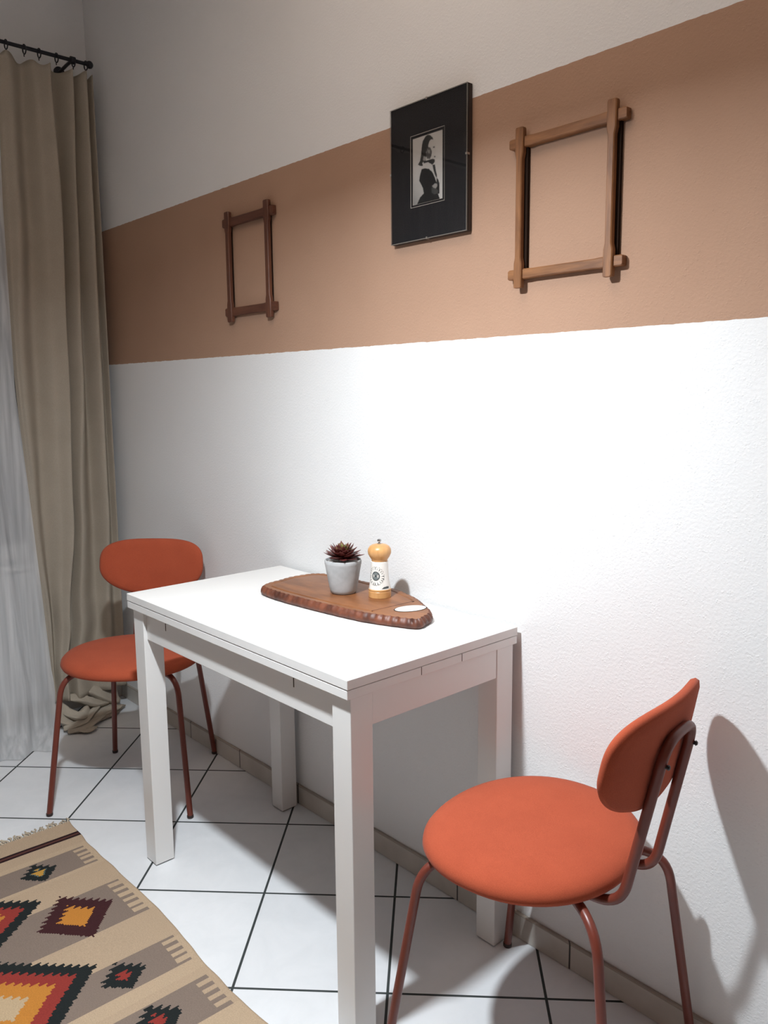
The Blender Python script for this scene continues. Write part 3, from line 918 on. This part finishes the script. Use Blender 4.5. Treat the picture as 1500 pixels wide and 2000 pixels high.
# the print, drawn cell by cell
polys = [
 ([(430,560),(450,470),(500,380),(545,345),(600,350),(650,400),(665,440),(610,440),(580,490),(560,560),(560,620),(525,760),(510,860),(440,930),(470,985),(400,985),(350,960),(395,880),(415,760)], 0.028),
 ([(585,470),(650,440),(700,470),(715,560),(728,700),(700,790),(665,840),(600,850),(540,830),(520,700),(560,600)], 0.44),
 ([(560,600),(600,595),(640,690),(630,760),(600,840),(540,835),(515,760),(530,680)], 0.075),
 ([(552,655),(600,650),(603,720),(570,725),(550,690)], 0.21),
 ([(655,585),(692,580),(690,612),(658,612)], 0.07),
 ([(682,786),(712,780),(706,806),(680,806)], 0.06),
 ([(470,780),(515,800),(520,860),(470,880),(455,850)], 0.24),
 ([(415,1030),(470,950),(545,905),(620,950),(665,1010),(695,1100),(735,1250),(722,1310),(690,1200),(640,1110),(560,1050),(500,1030),(430,1050)], 0.44),
 ([(470,880),(560,865),(640,835),(700,850),(698,900),(650,960),(560,905),(470,930)], 0.022),
 ([(430,1050),(500,1030),(580,1045),(650,1110),(700,1220),(730,1310),(760,1360),(800,1360),(800,1560),(770,1570),(815,1690),(600,1740),(330,1800),(400,1640),(480,1550),(460,1450),(430,1380),(380,1290),(395,1180)], 0.012),
 ([(650,960),(700,950),(722,1080),(747,1190),(740,1225),(712,1190),(678,1090)], 0.022),
 ([(735,1220),(770,1260),(800,1360),(790,1400),(740,1340)], 0.02),
 ([(645,1400),(700,1350),(745,1345),(755,1400),(730,1450),(680,1440)], 0.22),
 ([(640,1430),(730,1455),(775,1500),(760,1560),(690,1580),(640,1530)], 0.05),
]
TLc, TRc, BRc, BLc = (240, 440), (850, 235), (865, 1660), (255, 1810)
def inside(pt, poly):
    x, y = pt; c = False; j = len(poly) - 1
    for i in range(len(poly)):
        if (poly[i][1] > y) != (poly[j][1] > y) and x < (poly[j][0] - poly[i][0]) * (y - poly[i][1]) / (poly[j][1] - poly[i][1]) + poly[i][0]: c = not c
        j = i
    return c
def tone(u, v):
    x = (TLc[0] * (1 - u) + TRc[0] * u) * (1 - v) + (BLc[0] * (1 - u) + BRc[0] * u) * v
    y = (TLc[1] * (1 - u) + TRc[1] * u) * (1 - v) + (BLc[1] * (1 - u) + BRc[1] * u) * v
    t = 0.46 - 0.20 * max(0, v - 0.45) / 0.55 * (1 - u) * 1.3 + 0.012 * noise.noise(Vector((x / 90, y / 90, 0)))
    for p, c in polys:
        if inside((x, y), p): t = c
    return t
bm = bmesh.new()
cl = bm.loops.layers.float_color.new('pattern')
NW, NH = 84, 132
vals = [[tone((i + .5) / NW, (j + .5) / NH) for i in range(NW)] for j in range(NH)]
G = [[bm.verts.new((ix0 + (ix1 - ix0) * i / NW, -0.0138, iz1 + (iz0 - iz1) * j / NH)) for i in range(NW + 1)] for j in range(NH + 1)]
def corner(i, j):
    s = [vals[b][a] for a in (i - 1, i) for b in (j - 1, j) if 0 <= a < NW and 0 <= b < NH]
    return sum(s) / len(s)
for j in range(NH):
    for i in range(NW):
        f = bm.faces.new((G[j][i], G[j + 1][i], G[j + 1][i + 1], G[j][i + 1]))
        for l, (a, b) in zip(f.loops, ((i, j), (i, j + 1), (i + 1, j + 1), (i + 1, j))):
            c = corner(a, b); l[cl] = (c * 1.04, c, c * 0.95, 1)
obj('photograph', bm, m_print, ph, False)
obj('glass', box((-hw, -PD - 0.0002, -hh), (hw, -0.0158, hh), 0.0003, 1), m_glass, ph, False)
bm = bmesh.new()
frame_quads(bm, (-hw, hw, -hh, hh), (-hw + 0.0013, hw - 0.0013, -hh + 0.0013, hh - 0.0013), -PD - 0.0004, -PD - 0.0004)
frame_quads(bm, (-hw, hw, -hh, hh), (-hw, hw, -hh, hh), -PD - 0.0004, -0.0153)
obj('glass_edge', bm, m_glass_edge, ph, False)
for (cx, cz, dx, dz) in ((hw, 0.008, 1, 0), (-hw, 0.008, -1, 0), (-0.001, -hh, 0, -1), (-0.001, hh, 0, 1)):
    bm = bmesh.new()
    if dx:
        add_box(bm, (cx - 0.0035 if dx > 0 else cx - 0.0012, -PD - 0.0014, cz - 0.0022), (cx + 0.0012 if dx > 0 else cx + 0.0035, -PD - 0.0004, cz + 0.0022), 0.0003, 1)
        add_box(bm, (cx + 0.0002 if dx > 0 else cx - 0.0012, -PD - 0.001, cz - 0.0022), (cx + 0.0012 if dx > 0 else cx - 0.0002, -0.010, cz + 0.0022))
    else:
        add_box(bm, (cx - 0.0022, -PD - 0.0014, cz - 0.0012 if dz < 0 else cz - 0.0035), (cx + 0.0022, -PD - 0.0004, cz + 0.0035 if dz < 0 else cz + 0.0012), 0.0003, 1)
        add_box(bm, (cx - 0.0022, -PD - 0.001, cz - 0.0012 if dz < 0 else cz + 0.0002), (cx + 0.0022, -0.010, cz - 0.0002 if dz < 0 else cz + 0.0012))
    obj('clip', bm, m_clip, ph, False)

# ------------------------------------------------------------------ curtain rod, curtains
RX, RZ = 0.28, 2.432
rod = thing('curtain_rod', 'thin dark iron curtain rod with a ball end above the curtains', 'curtain rod', (RX, -0.044, RZ))
obj('pole', tube([(0, -0.012, 0), (0, -2.2, 0)], 0.0065, 12), m_iron, rod, True, 50)
bm = bmesh.new()
add_lathe(bm, [(0, -0.013), (0.007, -0.0115), (0.0115, -0.006), (0.013, 0.0), (0.0115, 0.006), (0.007, 0.0115), (0, 0.013)], 20)
obj('finial', bm, m_iron, rod)
bm = bmesh.new()
add_tube(bm, [(0.0, -0.062, 0.0), (-0.045, -0.062, 0.0), (X0 - RX + 0.006, -0.062, -0.006)], 0.006, 10)
add_tube(bm, [(0.0, -0.054, 0.0), (0.0, -0.070, 0.0)], 0.0125, 16)
add_tube(bm, [(X0 - RX + 0.0005, -0.062, -0.006), (X0 - RX + 0.007, -0.062, -0.006)], 0.020, 18)
obj('bracket', bm, m_iron, rod, True, 40)
ring_y = [-0.060, -0.105, -0.165, -0.225, -0.275, -0.335, -0.395] + [-0.48 - 0.09 * k for k in range(14)]
for y in ring_y:
    bm = bmesh.new()
    c = Vector((0, y + 0.044, -0.006))
    add_tube(bm, [c + Vector((0.0145 * math.sin(a), 0.003 * math.sin(a * 0.5), 0.0145 * math.cos(a))) for a in [2 * PI * k / 22 for k in range(23)]], 0.0022, 7, False)
    add_tube(bm, [c + Vector((0, 0, -0.0145)), c + Vector((0, 0, -0.024))], 0.0018, 6)
    obj('ring', bm, m_iron, rod)

# beige curtain: fold lines found at several heights, kept as y positions along the rod
zs_k = [2.39, 1.92, 1.383, 0.815, 0.40, 0.20]
fold_y = [   # (y, depth) pairs from the wall outwards
 [(-.036,.1),(-.052,-.8),(-.072,.8),(-.108,-.6),(-.118,.7),(-.170,-.9),(-.203,.9),(-.240,.2),(-.279,-.8),(-.338,.7),(-.365,.4),(-.388,.1)],
 [(-.036,.1),(-.055,-.8),(-.075,.8),(-.118,-.8),(-.135,.8),(-.168,-.9),(-.194,.9),(-.240,.2),(-.286,-.8),(-.340,.7),(-.368,.4),(-.391,.1)],
 [(-.038,.1),(-.050,-.7),(-.083,.8),(-.120,-.8),(-.152,.8),(-.190,-.6),(-.204,.8),(-.250,.2),(-.300,-.8),(-.366,.6),(-.378,.4),(-.388,.1)],
 [(-.040,.1),(-.055,-.5),(-.088,.8),(-.127,-.7),(-.186,.7),(-.206,-.5),(-.222,.8),(-.260,.2),(-.315,-.6),(-.350,.3),(-.360,.2),(-.370,.1)],
 [(-.045,.1),(-.070,-.3),(-.105,.6),(-.140,-.5),(-.215,.7),(-.240,-.6),(-.262,.7),(-.285,.2),(-.310,-.5),(-.330,.3),(-.342,.2),(-.352,.1)],
 [(-.050,.1),(-.085,-.2),(-.120,.5),(-.165,-.3),(-.250,.7),(-.268,-.6),(-.290,.6),(-.305,.2),(-.320,-.4),(-.332,.3),(-.340,.2),(-.348,.1)],
]
NS = 12
def sm_(t): return t * t * (3 - 2 * t)
def curtain_pt(s, z):
    """s 0..1 across, z height"""
    k = 0
    while k < len(zs_k) - 2 and z < zs_k[k + 1]: k += 1
    t = min(max((zs_k[k] - z) / (zs_k[k] - zs_k[k + 1]), 0), 1)
    q = s * (NS - 1); i = min(int(q), NS - 2); f = q - i
    def at(row):
        (ya, da), (yb, db) = fold_y[row][i], fold_y[row][i + 1]
        return ya + (yb - ya) * f, da + (db - da) * sm_(f)
    ya, da = at(k); yb, db = at(k + 1)
    t2 = sm_(t)
    return ya + (yb - ya) * t2, da + (db - da) * t2
cur = thing('curtain', 'heavy beige curtain hanging in folds in the corner with its end bunched on the floor', 'curtain', (RX, -0.2, 0))
bm = bmesh.new()
NX, NZ = 176, 120
rows = []
for j in range(NZ + 1):
    z = 2.391 + (0.10 - 2.391) * j / NZ
    row = []
    for i in range(NX + 1):
        s = i / NX
        y, d = curtain_pt(s, z)
        amp = 0.036 + 0.004 * (2.4 - z) / 2.4
        low_ = max(0, (0.9 - z) / 0.8)
        x = RX + amp * d + 0.02 * low_ ** 2 + 0.004 * noise.noise(Vector((y * 20, z * 2.2, 0))) + 0.010 * low_ * noise.noise(Vector((s * 9, z * 7, 4)))
        zz = z
        if j == 0: # scalloped heading between rings
            zz = z + 0.008 * math.cos(s * 6 * 2 * PI)
        row.append(bm.verts.new((x - RX, y + 0.2, zz)))
    rows.append(row)
for a, b in zip(rows[:-1], rows[1:]):
    for i in range(NX): bm.faces.new((a[i], a[i + 1], b[i + 1], b[i]))
o = obj('hanging_fabric', bm, m_curtain, cur)
md = o.modifiers.new('solid', 'SOLIDIFY'); md.thickness = 0.0022; md.offset = 0
# bunched end on the floor: flattened, overlapping folds of the same cloth
def fold_bm(path, w, h, seed, tw=0.0):
    P = catmull(path, 9)
    bm = bmesh.new(); m_ = 28; rows = []
    for i, p in enumerate(P):
        t = (P[min(i + 1, len(P) - 1)] - P[max(i - 1, 0)]).normalized()
        sd = Vector((t.y, -t.x, 0)).normalized(); up = sd.cross(t).normalized()
        if up.z < 0: up = -up
        q = i / (len(P) - 1)
        e = max(0.12, math.sin(PI * (0.04 + 0.92 * q)) ** 0.45)
        al = tw * (q - 0.3) + 0.35 * noise.noise(Vector((q * 3, seed, 0)))
        row = []
        for k in range(m_):
            a = 2 * PI * k / m_
            ww = w * e * (1 + 0.22 * noise.noise(Vector((q * 4, seed, 1))))
            # teardrop section: a sharp crease on one side, a soft round fold on the other
            lx = math.cos(a) * ww; lz = math.sin(a) * h * e * (1.0 - 0.45 * math.cos(a)) 
            lz += 0.16 * h * math.sin(lx / w * 5 + seed)
            n_ = 0.003 * noise.noise(Vector((q * 9 + seed, a * 1.5, 2)))
            g_ = p + sd * (lx * math.cos(al) - lz * math.sin(al)) + up * (lx * math.sin(al) + lz * math.cos(al) + n_)
            row.append(bm.verts.new((g_.x - RX, g_.y + 0.2, max(0.0022, g_.z))))
        rows.append(row)
    for a, b in zip(rows[:-1], rows[1:]):
        for k in range(m_): bm.faces.new((a[k], a[(k + 1) % m_], b[(k + 1) % m_], b[k]))
    bm.faces.new(rows[0][::-1]); bm.faces.new(rows[-1])
    return bm
FOLDS = [
 ([(0.290, -0.345, .100), (0.330, -0.335, .060), (0.352, -0.300, .020), (0.345, -0.262, .014)], .030, .018, 1.0, 0.9),
 ([(0.300, -0.320, .090), (0.350, -0.300, .060), (0.365, -0.262, .045), (0.335, -0.225, .060)], .024, .015, 2.0, -0.8),
 ([(0.372, -0.335, .016), (0.385, -0.285, .022), (0.362, -0.235, .034), (0.330, -0.180, .050)], .022, .013, 3.3, 0.7),
 ([(0.398, -0.330, .010), (0.408, -0.282, .012), (0.385, -0.225, .016), (0.352, -0.165, .020)], .022, .010, 4.1, 0.3),
 ([(0.415, -0.300, .012), (0.432, -0.262, .010), (0.420, -0.228, .010)], .020, .008, 5.5, 0.2),
 ([(0.330, -0.300, .030), (0.345, -0.220, .020), (0.330, -0.140, .018), (0.290, -0.090, .016)], .032, .018, 6.6, -0.4),
 ([(0.285, -0.300, .110), (0.315, -0.240, .090), (0.318, -0.190, .060), (0.300, -0.130, .040)], .026, .018, 7.7, 0.8),
 ([(0.270, -0.250, .130), (0.285, -0.190, .105), (0.290, -0.130, .060), (0.275, -0.075, .030)], .030, .022, 8.2, -0.6),
 ([(0.345, -0.190, .018), (0.350, -0.145, .026), (0.325, -0.105, .020), (0.295, -0.062, .012)], .018, .010, 9.9, 0.5),
 ([(0.250, -0.200, .060), (0.260, -0.130, .050), (0.255, -0.070, .030)], .040, .045, 10.4, 0.0),
]
for k, (pth_, w_, h_, sd_, tw_) in enumerate(FOLDS):
    obj('floor_fold', fold_bm(pth_, w_, h_, sd_, tw_), m_curtain, cur)

# sheer curtain
sh = thing('sheer_curtain', 'white sheer curtain in front of the window at the left edge', 'curtain', (0.32, -0.9, 0))
bm = bmesh.new()
NX, NZ = 150, 60
def sheer_edge(z):
    K = [(2.41, -0.372), (1.888, -0.401), (1.272, -0.421), (0.847, -0.406), (0.284, -0.392), (0.224, -0.386), (0.08, -0.392), (0.0, -0.420)]
    for (za, ya), (zb, yb) in zip(K[:-1], K[1:]):
        if z >= zb: return ya + (yb - ya) * (za - z) / (za - zb)
    return K[-1][1]
rows = []
for j in range(NZ + 1):
    t = j / NZ
    z = 2.40 * (1 - t) + 0.0035
    row = []
    for i in range(NX + 1):
        s = i / NX
        y = sheer_edge(z) - s * (1.75 - sheer_edge(z) * 0)
        x = 0.300 + 0.155 * t ** 0.95 + (0.010 + 0.012 * t) * math.sin(s * 95 + 1.5 * math.sin(s * 17) + t * 0.8) + 0.006 * noise.noise(Vector((s * 30, t * 3, 1)))
        if t > 0.965:
            x += (t - 0.965) * 1.2 * (0.6 + 0.4 * noise.noise(Vector((s * 25, 2, 1))))
            z_ = max(0.0035, z)
        row.append(bm.verts.new((x - 0.32, y + 0.9, z)))
    rows.append(row)
for a, b in zip(rows[:-1], rows[1:]):
    for i in range(NX): bm.faces.new((a[i], a[i + 1], b[i + 1], b[i]))
obj('voile', bm, m_sheer, sh)
